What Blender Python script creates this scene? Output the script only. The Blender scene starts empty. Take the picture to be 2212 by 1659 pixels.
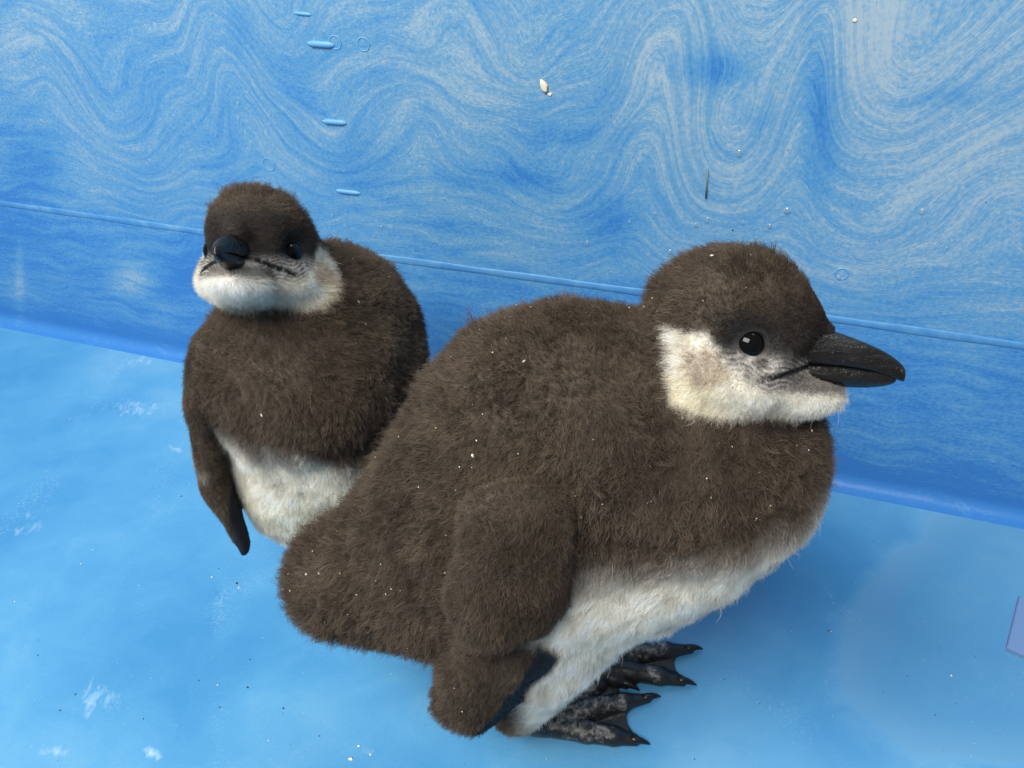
import bpy, math, random
import numpy as np
from mathutils import Matrix, Vector
from mathutils.kdtree import KDTree

rng = np.random.default_rng(7)
random.seed(7)
scene = bpy.context.scene
COL = scene.collection
CM = 0.01                                   # all layout below is in centimetres

# ------------------------------------------------------------------ camera
CAM_H = 45.0
PITCH, ROLL = math.radians(39.38), math.radians(-3.35)
FOC, PW, PH = 1661.0, 2212.0, 1659.0        # focal length and frame of the photograph, in its own pixels
cF = np.array([0, math.cos(PITCH), -math.sin(PITCH)])
_r = np.array([1.0, 0, 0]); _u = np.cross(_r, cF)
cR = math.cos(ROLL) * _r + math.sin(ROLL) * _u
cU = -math.sin(ROLL) * _r + math.cos(ROLL) * _u
cC = np.array([0, 0, CAM_H])
cam = bpy.data.cameras.new('camera')
cam.sensor_width = 36.0
cam.lens = FOC / PW * 36.0
cam.clip_start, cam.clip_end = 0.02, 50.0
camo = bpy.data.objects.new('camera', cam)
COL.objects.link(camo)
M = Matrix.Identity(4)
for i in range(3):
    M[i][0], M[i][1], M[i][2], M[i][3] = cR[i], cU[i], -cF[i], cC[i] * CM
camo.matrix_world = M
scene.camera = camo

# ------------------------------------------------------------------ world, lamps, exposure
world = bpy.data.worlds.new('World')
scene.world = world
world.use_nodes = True
bg = world.node_tree.nodes['Background']
bg.inputs['Color'].default_value = (0.80, 0.88, 1.0, 1)
bg.inputs['Strength'].default_value = 0.22


def area_light(name, loc, target, size, size_y, power, color):
    l = bpy.data.lights.new(name, 'AREA')
    l.shape = 'RECTANGLE'
    l.size, l.size_y, l.energy, l.color = size, size_y, power, color
    o = bpy.data.objects.new(name, l)
    COL.objects.link(o)
    o.location = loc
    o.rotation_euler = (Vector(target) - Vector(loc)).to_track_quat('-Z', 'Y').to_euler()
    return o


area_light('overhead_light', (-0.62, -0.28, 1.55), (-0.08, 0.36, 0.1), 1.2, 0.75, 50.0, (1.0, 0.98, 0.945))
area_light('overhead_light', (0.75, 1.0, 1.9), (0.05, 0.35, 0.1), 0.9, 0.45, 7.0, (1.0, 0.98, 0.95))  # small added fill light, not a known fixture

vs = scene.view_settings
vs.view_transform, vs.look, vs.gamma, vs.exposure = 'Standard', 'None', 1.0, 0.0
vs.use_curve_mapping = False
scene.cycles.use_denoising = True
scene.cycles.max_bounces = 8
scene.cycles.diffuse_bounces = 6
scene.cycles.glossy_bounces = 3
scene.cycles.transmission_bounces = 6
scene.cycles_curves.shape = 'RIBBONS'
scene.cycles_curves.subdivisions = 2


# ------------------------------------------------------------------ small helpers
def tag(o, label=None, cat=None, group=None, kind=None):
    for k, v in (('label', label), ('category', cat), ('group', group), ('kind', kind)):
        if v:
            o[k] = v
    return o


def link(name, data, parent=None):
    o = bpy.data.objects.new(name, data)
    COL.objects.link(o)
    if parent:
        o.parent = parent
    return o


def mesh_obj(name, verts, faces, mat, parent=None, smooth=True):
    """verts in cm"""
    me = bpy.data.meshes.new(name)
    me.from_pydata((np.asarray(verts) * CM).tolist(), [], [list(map(int, f)) for f in faces])
    if smooth:
        me.polygons.foreach_set('use_smooth', [True] * len(me.polygons))
    me.update()
    me.materials.append(mat)
    return link(name, me, parent)


def unproj(px, py, depth):
    return cC + depth * (cF + (px - PW / 2) / FOC * cR - (py - PH / 2) / FOC * cU)


def on_plane(px, py, n, d0):
    d = cF + (px - PW / 2) / FOC * cR - (py - PH / 2) / FOC * cU
    n = np.asarray(n, float)
    return cC + d * ((d0 - cC @ n) / (d @ n))


def on_floor(px, py, z=0.0):
    return on_plane(px, py, (0, 0, 1), z)


WYAW = math.radians(-20.84)
WT = np.array([math.cos(WYAW), math.sin(WYAW), 0])
WN = np.array([-math.sin(WYAW), math.cos(WYAW), 0])          # points away from the camera
WO = np.array([0, 50.0, 0])
RIDGE_Z = 14.676


def on_wall(px, py):
    P = on_plane(px, py, WN, WO @ WN)
    return (P - WO) @ WT, P[2]


def wall_pt(s, z, out=0.0):
    return WO + s * WT + np.array([0, 0, z]) - WN * out


def sst(a, b, x):
    t = np.clip((x - a) / (b - a), 0, 1)
    return t * t * (3 - 2 * t)


def mixc(a, b, t):
    t = np.asarray(t)[..., None]
    return a * (1 - t) + b * t


def vnoise(p, seed=0):
    """smooth value noise, p (N,3) -> (N,) in 0..1"""
    p = np.asarray(p, float)
    i = np.floor(p).astype(np.int64)
    f = p - i
    f = f * f * (3 - 2 * f)
    out = 0
    for dx in (0, 1):
        for dy in (0, 1):
            for dz in (0, 1):
                h = ((i[:, 0] + dx) * 374761393 + (i[:, 1] + dy) * 668265263 + (i[:, 2] + dz) * 2147483647 + seed * 974711) & 0xffffffff
                h = ((h ^ (h >> 13)) * 1274126177) & 0xffffffff
                h = (h ^ (h >> 16)) & 0xffff
                w = (f[:, 0] if dx else 1 - f[:, 0]) * (f[:, 1] if dy else 1 - f[:, 1]) * (f[:, 2] if dz else 1 - f[:, 2])
                out = out + w * h / 65535.0
    return out


# ------------------------------------------------------------------ signed distance shapes
def unit(v):
    v = np.asarray(v, float)
    return v / np.linalg.norm(v)


def rot_y(deg):                               # nose up for positive angles (x forward, z up)
    a = math.radians(deg)
    return np.array([[math.cos(a), 0, math.sin(a)], [0, 1, 0], [-math.sin(a), 0, math.cos(a)]])


def ell(p, c, r, ax=None):
    q = p - np.asarray(c, float)
    if ax is not None:
        q = q @ np.asarray(ax).T
    r = np.asarray(r, float)
    k0 = np.linalg.norm(q / r, axis=-1)
    k1 = np.linalg.norm(q / (r * r), axis=-1) + 1e-9
    return k0 * (k0 - 1) / k1


def cone(p, a, b, ra, rb):
    a = np.asarray(a, float); b = np.asarray(b, float)
    ba = b - a
    t = np.clip(((p - a) @ ba) / (ba @ ba), 0, 1)
    return np.linalg.norm(p - a - t[..., None] * ba, axis=-1) - (ra + (rb - ra) * t)


def smin(a, b, k):
    h = np.clip(0.5 + 0.5 * (b - a) / k, 0, 1)
    return b + (a - b) * h - k * h * (1 - h)


def paddle(p, pts, rad, n, k):
    """chain of tapered capsules flattened along n by the factor k"""
    n = unit(n)
    o = np.asarray(pts[0], float)
    st = lambda x: x + np.outer((x - o) @ n, n) * (k - 1)
    q = st(p)
    d = None
    P = [st(np.asarray(x, float)[None])[0] for x in pts]
    for i in range(len(P) - 1):
        e = cone(q, P[i], P[i + 1], rad[i], rad[i + 1])
        d = e if d is None else smin(d, e, 0.5)
    return d / (1 + 0.4 * (k - 1))


def surface_nets(f, lo, hi, h, proj=2):
    lo = np.asarray(lo, float); hi = np.asarray(hi, float)
    n = np.ceil((hi - lo) / h).astype(int) + 1
    ax = [lo[i] + h * np.arange(n[i]) for i in range(3)]
    X, Y, Z = np.meshgrid(*ax, indexing='ij')
    P = np.stack([X, Y, Z], -1).reshape(-1, 3)
    V = np.empty(len(P))
    for s in range(0, len(P), 400000):
        V[s:s + 400000] = f(P[s:s + 400000])
    V = V.reshape(n)
    S = V < 0
    c = n - 1
    sl = lambda d: tuple(slice(d[i], d[i] + c[i]) for i in range(3))
    cnt = np.zeros(c)
    acc = np.zeros(tuple(c) + (3,))
    corners = [(i, j, k) for i in (0, 1) for j in (0, 1) for k in (0, 1)]
    for a in corners:
        for axn in range(3):
            if a[axn]:
                continue
            b = list(a); b[axn] = 1
            va, vb = V[sl(a)], V[sl(b)]
            m = S[sl(a)] != S[sl(b)]
            t = np.where(m, va / np.where(m, va - vb, 1), 0)
            for q in range(3):
                acc[..., q] += np.where(m, a[q] + (t if q == axn else 0), 0)
            cnt += m
    act = cnt > 0
    idx = -np.ones(c, int)
    idx[act] = np.arange(act.sum())
    ijk = np.argwhere(act)
    verts = lo + h * (ijk + acc[act] / cnt[act][:, None])
    faces = []
    for axn in range(3):
        o1, o2 = (axn + 1) % 3, (axn + 2) % 3
        d0 = [slice(0, n[i]) for i in range(3)]
        a = [slice(None)] * 3; b = [slice(None)] * 3
        a[axn] = slice(0, n[axn] - 1); b[axn] = slice(1, n[axn])
        for o in (o1, o2):
            a[o] = slice(1, n[o] - 1); b[o] = slice(1, n[o] - 1)
        sa, sb = S[tuple(a)], S[tuple(b)]
        for flip in (False, True):
            m = (sa & ~sb) if not flip else (~sa & sb)
            e = np.argwhere(m)
            if not len(e):
                continue
            e[:, o1] += 1; e[:, o2] += 1
            def cell(u, v):
                q = e.copy(); q[:, o1] += u; q[:, o2] += v
                return idx[q[:, 0], q[:, 1], q[:, 2]]
            quad = np.stack([cell(-1, -1), cell(0, -1), cell(0, 0), cell(-1, 0)], 1)
            faces.append(quad[:, ::-1] if flip else quad)
    faces = np.concatenate(faces)
    for _ in range(proj):
        g, d = grad(f, verts)
        verts = verts - np.clip(d, -h * .5, h * .5)[:, None] * g
    return verts, faces


def lumps(p, seed):
    return .32 * (vnoise(p * .42, seed) - .5) + .16 * (vnoise(p * 1.1, seed + 1) - .5)


def grad(f, p, e=0.03):
    g = np.stack([f(p + d) - f(p - d) for d in np.eye(3) * e], -1) / (2 * e)
    l = np.linalg.norm(g, axis=-1) + 1e-9
    return g / l[:, None], f(p) / l


# ------------------------------------------------------------------ material helpers
class NT:
    def __init__(self, name):
        self.m = bpy.data.materials.new(name)
        self.m.use_nodes = True
        self.t = self.m.node_tree
        self.b = self.t.nodes['Principled BSDF']

    def n(self, typ, **kw):
        o = self.t.nodes.new(typ)
        for k, v in kw.items():
            if k.startswith('i_'):
                o.inputs[k[2:].replace('_', ' ')].default_value = v
            else:
                setattr(o, k, v)
        return o

    def l(self, a, b):
        self.t.links.new(a, b)

    def val(self, x, sock):
        if isinstance(x, (int, float)):
            sock.default_value = x
        else:
            self.l(x, sock)

    def math(self, op, a, b=0.0, c=0.0, clamp=False):
        o = self.n('ShaderNodeMath', operation=op, use_clamp=clamp)
        for i, x in enumerate((a, b, c)):
            self.val(x, o.inputs[i])
        return o.outputs[0]

    def noise(self, vec, scale, detail=3, rough=.5, dist=0.0):
        o = self.n('ShaderNodeTexNoise')
        o.inputs['Scale'].default_value = scale
        o.inputs['Detail'].default_value = detail
        o.inputs['Roughness'].default_value = rough
        o.inputs['Distortion'].default_value = dist
        if vec is not None:
            self.l(vec, o.inputs['Vector'])
        return o.outputs['Fac']

    def ramp(self, fac, stops):
        o = self.n('ShaderNodeValToRGB')
        e = o.color_ramp.elements
        while len(e) < len(stops):
            e.new(.5)
        for q, (p, col) in zip(e, stops):
            q.position = p
            q.color = (*col, 1) if not isinstance(col, (int, float)) else (col, col, col, 1)
        self.l(fac, o.inputs[0])
        return o.outputs[0]

    def mix(self, fac, a, b):
        o = self.n('ShaderNodeMix', data_type='RGBA')
        self.val(fac, o.inputs[0])
        for x, s in ((a, o.inputs[6]), (b, o.inputs[7])):
            if isinstance(x, tuple):
                s.default_value = (*x, 1)
            else:
                self.l(x, s)
        return o.outputs[2]

    def bump(self, h, strength, dist):
        o = self.n('ShaderNodeBump')
        o.inputs['Strength'].default_value = strength
        o.inputs['Distance'].default_value = dist
        self.l(h, o.inputs['Height'])
        self.l(o.outputs[0], self.b.inputs['Normal'])

    def coord(self, which='Object'):
        return self.n('ShaderNodeTexCoord').outputs[which]

    def scaled(self, v, s):
        o = self.n('ShaderNodeMapping')
        o.inputs['Scale'].default_value = s
        self.l(v, o.inputs['Vector'])
        return o.outputs[0]

    def set(self, **kw):
        for k, v in kw.items():
            self.b.inputs[k.replace('_', ' ')].default_value = v
        return self


def plain(name, col, rough=.5, spec=.5):
    k = NT(name)
    k.set(Base_Color=(*col, 1), Roughness=rough)
    k.b.inputs['Specular IOR Level'].default_value = spec
    return k.m


DEEP, MID, PALE = (0.035, 0.215, 0.70), (0.085, 0.335, 0.76), (0.30, 0.52, 0.77)


def wall_material():
    k = NT('painted_blue_plastic')
    uv = k.n('ShaderNodeUVMap', uv_map='flow').outputs[0]
    pale = k.n('ShaderNodeAttribute', attribute_name='paleness').outputs['Fac']
    obj = k.coord()
    streak = k.noise(k.scaled(uv, (1.5, 7.5, 1)), 1.0, 4, .6, .6)
    fine = k.noise(k.scaled(uv, (6.0, 13.0, 1)), 1.0, 3, .6, .9)
    band = k.noise(k.scaled(uv, (0.16, 1.1, 1)), 1.0, 3, .55, .5)
    grit = k.noise(obj, 420, 2, .6)
    blot = k.noise(obj, 16, 3, .5)
    s = k.math('ADD', k.math('MULTIPLY_ADD', streak, .40, .13), k.math('MULTIPLY', fine, .34))
    s = k.math('ADD', s, k.math('MULTIPLY', k.math('SUBTRACT', band, .5), .65))
    s = k.math('ADD', s, k.math('MULTIPLY', k.math('SUBTRACT', blot, .5), .25))
    s = k.math('ADD', s, k.math('MULTIPLY', k.math('SUBTRACT', grit, .5), .42))
    s = k.math('ADD', s, k.math('MULTIPLY', k.math('SUBTRACT', pale, .5), .62))
    col = k.ramp(s, [(.22, (.042, .205, .54)), (.40, (.082, .285, .565)), (.57, (.148, .345, .555)), (.82, (.36, .48, .57))])
    k.l(col, k.b.inputs['Base Color'])
    r = k.math('MULTIPLY_ADD', s, .25, .27)
    k.l(r, k.b.inputs['Roughness'])
    k.bump(k.math('ADD', k.math('MULTIPLY', streak, .5), k.math('MULTIPLY', fine, .5)), .35, .0012)
    return k.m


def floor_material():
    k = NT('wet_blue_plastic')
    obj = k.coord()
    big = k.noise(obj, 5, 2, .45, .4)
    mid = k.noise(k.scaled(obj, (1, 1.3, 1)), 26, 5, .6, .5)
    grit = k.noise(obj, 520, 2, .6)
    smear = k.noise(k.scaled(obj, (1, .45, 1)), 22, 5, .62, .5)
    s = k.math('ADD', k.math('MULTIPLY', big, .70), k.math('MULTIPLY', mid, .22))
    s = k.math('ADD', s, k.math('MULTIPLY', grit, .08))
    col = k.ramp(s, [(.38, (.055, .245, .49)), (.50, (.088, .305, .54)), (.62, (.15, .375, .57))])
    scuff = k.ramp(k.math('MULTIPLY', smear, k.math('ADD', grit, .5)), [(.66, 0.0), (.84, .65)])
    sc = k.n('ShaderNodeAttribute', attribute_name='scuff').outputs['Fac']
    scratch = k.noise(k.scaled(obj, (1, .55, 1)), 150, 5, .7, .3)
    sc2 = k.ramp(k.math('ADD', sc, k.math('MULTIPLY', k.math('SUBTRACT', scratch, .5), 1.6)), [(.45, 0.0), (1.0, .8)])
    fac = k.math('MAXIMUM', k.math('MULTIPLY', scuff, .30), k.math('MULTIPLY', sc2, .85))
    col = k.mix(fac, col, (.50, .65, .78))
    wet = k.n('ShaderNodeAttribute', attribute_name='puddle_shade').outputs['Fac']
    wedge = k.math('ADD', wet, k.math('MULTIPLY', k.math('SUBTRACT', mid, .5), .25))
    pud_shade = k.ramp(wedge, [(.42, 0.0), (.50, 1.0)])
    glare_rim = k.ramp(wedge, [(.30, 0.0), (.44, 1.0), (.56, .6), (.75, 0.0)])
    col = k.mix(k.math('MULTIPLY', pud_shade, .42), col, (.10, .26, .44))  # shadow and dark reflections painted into the wet patch's colour
    col = k.mix(k.math('MULTIPLY', glare_rim, .14), col, (.34, .55, .70))  # pale edge painted in as a reflection
    k.l(col, k.b.inputs['Base Color'])
    r = k.math('MULTIPLY_ADD', big, .22, .16)
    r = k.math('MULTIPLY', r, k.math('MULTIPLY_ADD', pud_shade, -.6, 1.0))
    k.l(r, k.b.inputs['Roughness'])
    h = k.math('ADD', k.math('MULTIPLY', k.noise(obj, 30, 2, .5), 1.0), k.math('MULTIPLY', grit, .03))
    k.bump(h, .05, .003)
    return k.m


def down_material():
    k = NT('down_strands')
    col = k.n('ShaderNodeAttribute', attribute_name='col').outputs['Color']
    k.t.nodes.remove(k.b)
    out = k.t.nodes['Material Output']
    d = k.n('ShaderNodeBsdfDiffuse')
    t = k.n('ShaderNodeBsdfTranslucent')
    g = k.n('ShaderNodeBsdfGlossy', i_Roughness=.45)
    k.l(col, d.inputs['Color']); k.l(col, t.inputs['Color'])
    m = k.n('ShaderNodeMixShader', i_Fac=.22)
    k.l(d.outputs[0], m.inputs[1]); k.l(t.outputs[0], m.inputs[2])
    m2 = k.n('ShaderNodeMixShader', i_Fac=.018)
    k.l(m.outputs[0], m2.inputs[1]); k.l(g.outputs[0], m2.inputs[2])
    k.l(m2.outputs[0], out.inputs['Surface'])
    return k.m


def skin_material():
    k = NT('plumage_skin')
    col = k.n('ShaderNodeAttribute', attribute_name='col').outputs['Color']
    obj = k.coord()
    n1 = k.noise(obj, 900, 3, .6)
    c2 = k.mix(k.ramp(n1, [(.35, 0.0), (.65, 1.0)]), k.mix(.20, col, (0.01, .008, .007)), col)
    k.l(c2, k.b.inputs['Base Color'])
    k.set(Roughness=.75)
    k.b.inputs['Specular IOR Level'].default_value = .25
    k.bump(n1, .4, .0006)
    return k.m


def beak_material():
    k = NT('dark_horn')
    obj = k.coord()
    st = k.noise(k.scaled(obj, (45, 210, 260)), 1.0, 5, .65, .5)
    sp = k.noise(obj, 420, 3, .6)
    col = k.ramp(st, [(.3, (.005, .0045, .0042)), (.58, (.011, .0098, .009)), (.80, (.040, .035, .031))])
    flake = k.ramp(sp, [(.66, 0.0), (.74, .8)])
    col = k.mix(k.math('MULTIPLY', flake, .35), col, (.20, .18, .16))
    k.l(col, k.b.inputs['Base Color'])
    k.l(k.math('MULTIPLY_ADD', st, .40, .04), k.b.inputs['Roughness'])
    k.b.inputs['Specular IOR Level'].default_value = .42
    k.bump(k.math('ADD', st, k.math('MULTIPLY', sp, .5)), .6, .0012)
    return k.m


def foot_material():
    k = NT('mottled_black_foot_skin')
    pal = k.n('ShaderNodeAttribute', attribute_name='mottle').outputs['Fac']
    obj = k.coord()
    a = k.noise(obj, 330, 4, .65, .4)
    b = k.noise(obj, 110, 3, .5)
    s = k.math('ADD', k.math('MULTIPLY', a, .75), k.math('MULTIPLY', b, .45))
    s = k.math('ADD', s, k.math('MULTIPLY', k.math('SUBTRACT', pal, 1.0), .55))
    col = k.ramp(s, [(.47, (.012, .013, .015)), (.57, (.10, .095, .09)), (.72, (.34, .325, .305))])
    k.l(col, k.b.inputs['Base Color'])
    k.set(Roughness=.38)
    k.bump(a, .45, .0010)
    return k.m


M_WALL, M_FLOOR = wall_material(), floor_material()
M_DOWN, M_SKIN, M_BEAK, M_FOOT = down_material(), skin_material(), beak_material(), foot_material()
M_EYE = plain('black_wet_eye', (.003, .003, .003), .06, .22)
M_LID = plain('grey_eyelid', (.016, .015, .015), .6, .2)
M_CLAW = plain('black_claw', (.008, .008, .008), .3)
M_FLAKE = plain('cream_flake', (.80, .72, .56), .6)
M_SPECK = plain('dark_speck', (.03, .025, .02), .7)


# ------------------------------------------------------------------ setting: tub wall and floor
def gb(px, py, P, sx, sy):
    return np.exp(-((P[0] - px) / sx) ** 2 - ((P[1] - py) / sy) ** 2)


def project(p):
    d = p - cC
    z = np.maximum(d @ cF, 5.0)
    return PW / 2 + FOC * (d @ cR) / z, PH / 2 - FOC * (d @ cU) / z


COVE = 1.0


def build_wall():
    s = np.arange(-85, 62.01, .4)
    prof = []                                     # (out, z)
    for a in np.linspace(0, math.pi / 2, 7):
        prof.append((COVE - COVE * math.sin(a), COVE - COVE * math.cos(a)))
    prof = [(COVE + .35, -.05)] + prof
    prof[-1] = (0.0, COVE)
    prof += [(0.0, z) for z in np.arange(COVE + .35, 52, .35)]
    prof = np.array(prof)
    ns, nz = len(s), len(prof)
    S, O = np.meshgrid(s, prof[:, 0], indexing='ij')
    Z = np.broadcast_to(prof[:, 1], S.shape)
    P = WO + S[..., None] * WT - O[..., None] * WN
    P[..., 2] = Z
    P = P.reshape(-1, 3)
    idx = np.arange(ns * nz).reshape(ns, nz)
    F = np.stack([idx[:-1, :-1], idx[1:, :-1], idx[1:, 1:], idx[:-1, 1:]], -1).reshape(-1, 4)
    o = mesh_obj('wall', P, F, M_WALL)
    o['kind'] = 'structure'
    sf, zf = S.ravel(), Z.ravel()
    # brush flow: contour field of the painted swirls, each hump or bowl at its own place on the wall
    psi = zf + 1.2 * (vnoise(np.stack([sf / 9, zf / 9, zf * 0], 1), 3) - .5) + 1.1 * (vnoise(np.stack([sf / 2.4, zf / 2.8, zf * 0], 1), 5) - .5)
    adv = sf.copy()
    for px, py, ds, dz, A in [(900, 250, 2.6, 3.0, -2.6), (1440, 70, 2.6, 5.0, -6.5), (1390, 330, 2.4, 4.5, -4.0), (1340, 560, 3.0, 4.0, -2.2),
                              (720, 300, 3.2, 4.0, 3.2), (1575, 330, 2.8, 4.5, 4.8), (1960, 170, 3.6, 4.2, 5.5), (1760, 150, 1.5, 7.0, -4.5),
                              (500, 150, 2.4, 7.0, -5.0), (260, 260, 4.5, 6.0, 5.5), (1130, 130, 3.6, 3.0, 2.2), (1180, 400, 3.5, 3.0, 2.4),
                              (100, 120, 3.0, 4.0, -3.0), (600, 30, 3.0, 4.0, 3.5), (2150, 420, 4.0, 4.0, -2.4), (1880, 520, 3.5, 3.5, 2.5),
                              (1000, 20, 3.0, 3.0, -2.0), (420, 480, 3.0, 3.0, -2.5), (660, 520, 3.0, 3.0, 2.0), (-200, 300, 6, 6, 5), (2450, 200, 5, 6, -5)]:
        cs, cz = on_wall(px, py)
        psi += A * np.exp(-((sf - cs) / ds) ** 2 - ((zf - cz) / dz) ** 2)
    me = o.data
    uvl = me.uv_layers.new(name='flow')
    lv = np.empty(len(me.loops), int)
    me.loops.foreach_get('vertex_index', lv)
    uv = np.stack([adv, psi], 1)[lv]
    uvl.data.foreach_set('uv', uv.ravel())
    # where more or less of the white glaze was brushed on, with the cove painted darker
    Q = project(P)
    pale = .49 + .10 * sst(15, 30, zf) + .10 * sst(5, 18, sf) * sst(15, 20, zf)
    pale -= .22 * sst(16.5, 13.0, zf) + .34 * sst(4.0, 1.0, zf)  # last term paints the cove darker to offset the light it catches
    for px, py, sx, sy, a in [(1770, 240, 38, 190, -.55), (1550, 150, 80, 40, -.5), (1310, 480, 70, 60, -.38), (1120, 380, 120, 28, -.33),
                              (1210, 290, 110, 22, -.28), (640, 190, 60, 90, -.35), (770, 350, 70, 60, -.25), (400, 590, 60, 40, -.3), (60, 380, 80, 130, -.30),
                              (330, 200, 40, 130, -.10), (520, 60, 30, 60, -.18), (1640, 260, 40, 30, -.2), (2050, 210, 120, 22, -.25), (900, 700, 80, 50, -.3), (1600, 640, 150, 60, -.15),
                              (1900, 60, 200, 120, .22), (2100, 330, 130, 150, .12), (1430, 150, 70, 160, .16), (1060, 100, 200, 90, .14), (660, 170, 50, 40, .15),
                              (170, 300, 90, 140, .08), (60, 85, 60, 20, .30), (290, 600, 45, 40, .42), (100, 470, 60, 20, .2), (42, 600, 10, 90, .35),
                              (600, 290, 60, 90, .10), (2120, 1030, 120, 90, -.10), (1900, 920, 60, 80, .08)]:
        pale += a * gb(px, py, Q, sx, sy)
    at = me.attributes.new('paleness', 'FLOAT', 'POINT')
    at.data.foreach_set('value', pale.astype(np.float32))
    # moulded ridge, measuring marks, ring marks: pieces of the tub
    ss = np.arange(-85, 62.01, 1.0)
    V, Fc = [], []
    k = 10
    for i, q in enumerate(ss):
        for j in range(k):
            a = math.pi * j / (k - 1)
            zz = RIDGE_Z + (.30 + .03 * math.sin(q * .7)) * math.cos(a) + .05 * math.sin(q * .09)
            V.append(wall_pt(q, zz, .085 * math.sin(a) - .015))
    for i in range(len(ss) - 1):
        for j in range(k - 1):
            Fc.append((i * k + j, i * k + j + 1, (i + 1) * k + j + 1, (i + 1) * k + j))
    kr = NT('blue_ridge')
    kr.l(kr.ramp(kr.noise(kr.coord(), 60, 4, .6), [(.35, (.060, .235, .52)), (.55, (.09, .285, .55)), (.75, (.18, .37, .57))]), kr.b.inputs['Base Color'])
    kr.set(Roughness=.5)
    m_ridge = kr.m
    mesh_obj('ridge', V, Fc, m_ridge, o)
    m_mark = plain('blue_raised_mark', (.12, .35, .62), .45)
    for (x0, y0, x1, y1, hgt) in [(665, 94, 722, 98, .22), (697, 262, 749, 266, .20), (726, 412, 779, 418, .18), (636, 28, 672, 32, .12), (500, 621, 524, 623, .10)]:
        a, b = on_wall(x0, y0), on_wall(x1, y1)
        V, Fc = [], []
        n = 7
        for i in range(n):
            t = i / (n - 1)
            e = math.sqrt(max(0.0, 1 - abs(2 * t - 1) ** 16)) * .6 + .4
            for j in range(8):
                g = math.pi * j / 7
                V.append(wall_pt(a[0] + (b[0] - a[0]) * t, a[1] + (b[1] - a[1]) * t + hgt * e * math.cos(g), hgt * .9 * e * math.sin(g) - .02))
        for i in range(n - 1):
            for j in range(7):
                Fc.append((i * 8 + j, i * 8 + j + 1, (i + 1) * 8 + j + 1, (i + 1) * 8 + j))
        Fc.append(tuple(range(8)))
        Fc.append(tuple(range((n - 1) * 8, n * 8))[::-1])
        mesh_obj('raised_mark', V, Fc, m_mark, o)
    for (x, y, r) in [(724, 92, .42), (785, 96, .42), (581, 355, .5), (1818, 592, .4)]:
        cs, cz = on_wall(x, y)
        V, Fc = [], []
        n, m = 22, 6
        for i in range(n):
            a = 2 * math.pi * i / n
            for j in range(m):
                b = 2 * math.pi * j / m
                rr = r + .055 * math.cos(b)
                V.append(wall_pt(cs + rr * math.cos(a), cz + rr * math.sin(a), .035 * math.sin(b)))
        for i in range(n):
            for j in range(m):
                Fc.append((i * m + j, ((i + 1) % n) * m + j, ((i + 1) % n) * m + (j + 1) % m, i * m + (j + 1) % m))
        mesh_obj('ring_mark', V, Fc, m_mark, o)
    return o


def build_floor():
    u = np.arange(-85, 62.01, .8)
    v = np.concatenate([np.arange(COVE + .2, 90, .8)])
    Uu, Vv = np.meshgrid(u, v, indexing='ij')
    P = (WO + Uu[..., None] * WT - Vv[..., None] * WN).reshape(-1, 3)
    P[:, 2] = 0
    idx = np.arange(len(u) * len(v)).reshape(len(u), len(v))
    F = np.stack([idx[:-1, :-1], idx[:-1, 1:], idx[1:, 1:], idx[1:, :-1]], -1).reshape(-1, 4)
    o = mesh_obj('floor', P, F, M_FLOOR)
    o['kind'] = 'structure'
    Q = project(P)
    sc = np.zeros(len(P))
    for px, py, sx, sy, a in [(210, 1510, 75, 50, .42), (115, 1620, 60, 40, .45), (315, 1632, 45, 12, .75), (290, 880, 110, 28, .40), (385, 968, 40, 7, .6),
                              (60, 1140, 60, 50, .34), (790, 1620, 40, 35, .42), (100, 1240, 40, 12, .3), (1700, 1330, 60, 26, .22), (420, 1330, 130, 70, .20),  # last patch in this row is soft floor glare painted in
                              (300, 780, 50, 22, .42), (1950, 1130, 120, 14, .25), (1000, 1640, 60, 20, .2)]:
        sc = np.maximum(sc, 1.45 * a * gb(px, py, Q, sx, sy))
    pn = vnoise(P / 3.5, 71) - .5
    pe = ((np.abs(Q[0] - 2190 + .18 * (Q[1] - 1380)) / 330) ** 2.6 + (np.abs(Q[1] - 1370) / 265) ** 2.6) ** (1 / 2.6) + .16 * pn  # outline of the wet patch, which also carries painted shade and reflections
    at = o.data.attributes.new('puddle_shade', 'FLOAT', 'POINT')
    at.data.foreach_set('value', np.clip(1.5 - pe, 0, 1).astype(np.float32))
    at = o.data.attributes.new('scuff', 'FLOAT', 'POINT')  # scuffs together with the one painted glare patch
    at.data.foreach_set('value', sc.astype(np.float32))
    return o


build_wall()
build_floor()

# ------------------------------------------------------------------ penguin chicks
BROWN = np.array([.114, .085, .061])
DARK = np.array([.042, .036, .033])
WHITE = np.array([.90, .86, .76])
CREAM = np.array([.88, .79, .56])
GREY = np.array([.20, .18, .165])
NAVY = np.array([.012, .014, .020])


def head_sdf(h):
    h = h * np.stack([np.ones(len(h)), 1 + .24 * sst(-1.0, 2.5, h[:, 0]) * sst(4.5, 2.5, h[:, 0]) * sst(-2.4, -.9, h[:, 2]), np.ones(len(h))], 1)
    m = h * np.array([1, 0, 1]) + np.abs(h) * np.array([0, 1, 0])
    d = ell(h, (.50, 0, .36), (3.30, 2.95, 2.68))
    d = smin(d, ell(h, (.35, 0, -1.35), (2.75, 3.25, 1.95)), .8)
    d = smin(d, cone(h, (1.6, 0, -.55), (2.85, 0, -.85), 1.70, .92), .6)
    d = smin(d, cone(h, (2.4, 0, .70), (3.95, 0, .28), 1.45, .50), .5)       # forehead
    d = smin(d, ell(h, (2.9, 0, -2.12), (2.15, 1.40, .85)), .7)              # chin
    return -smin(-d, ell(m, (1.75, 3.05, -.25), (1.5, .95, .75)), .5)       # eye hollow


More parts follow.
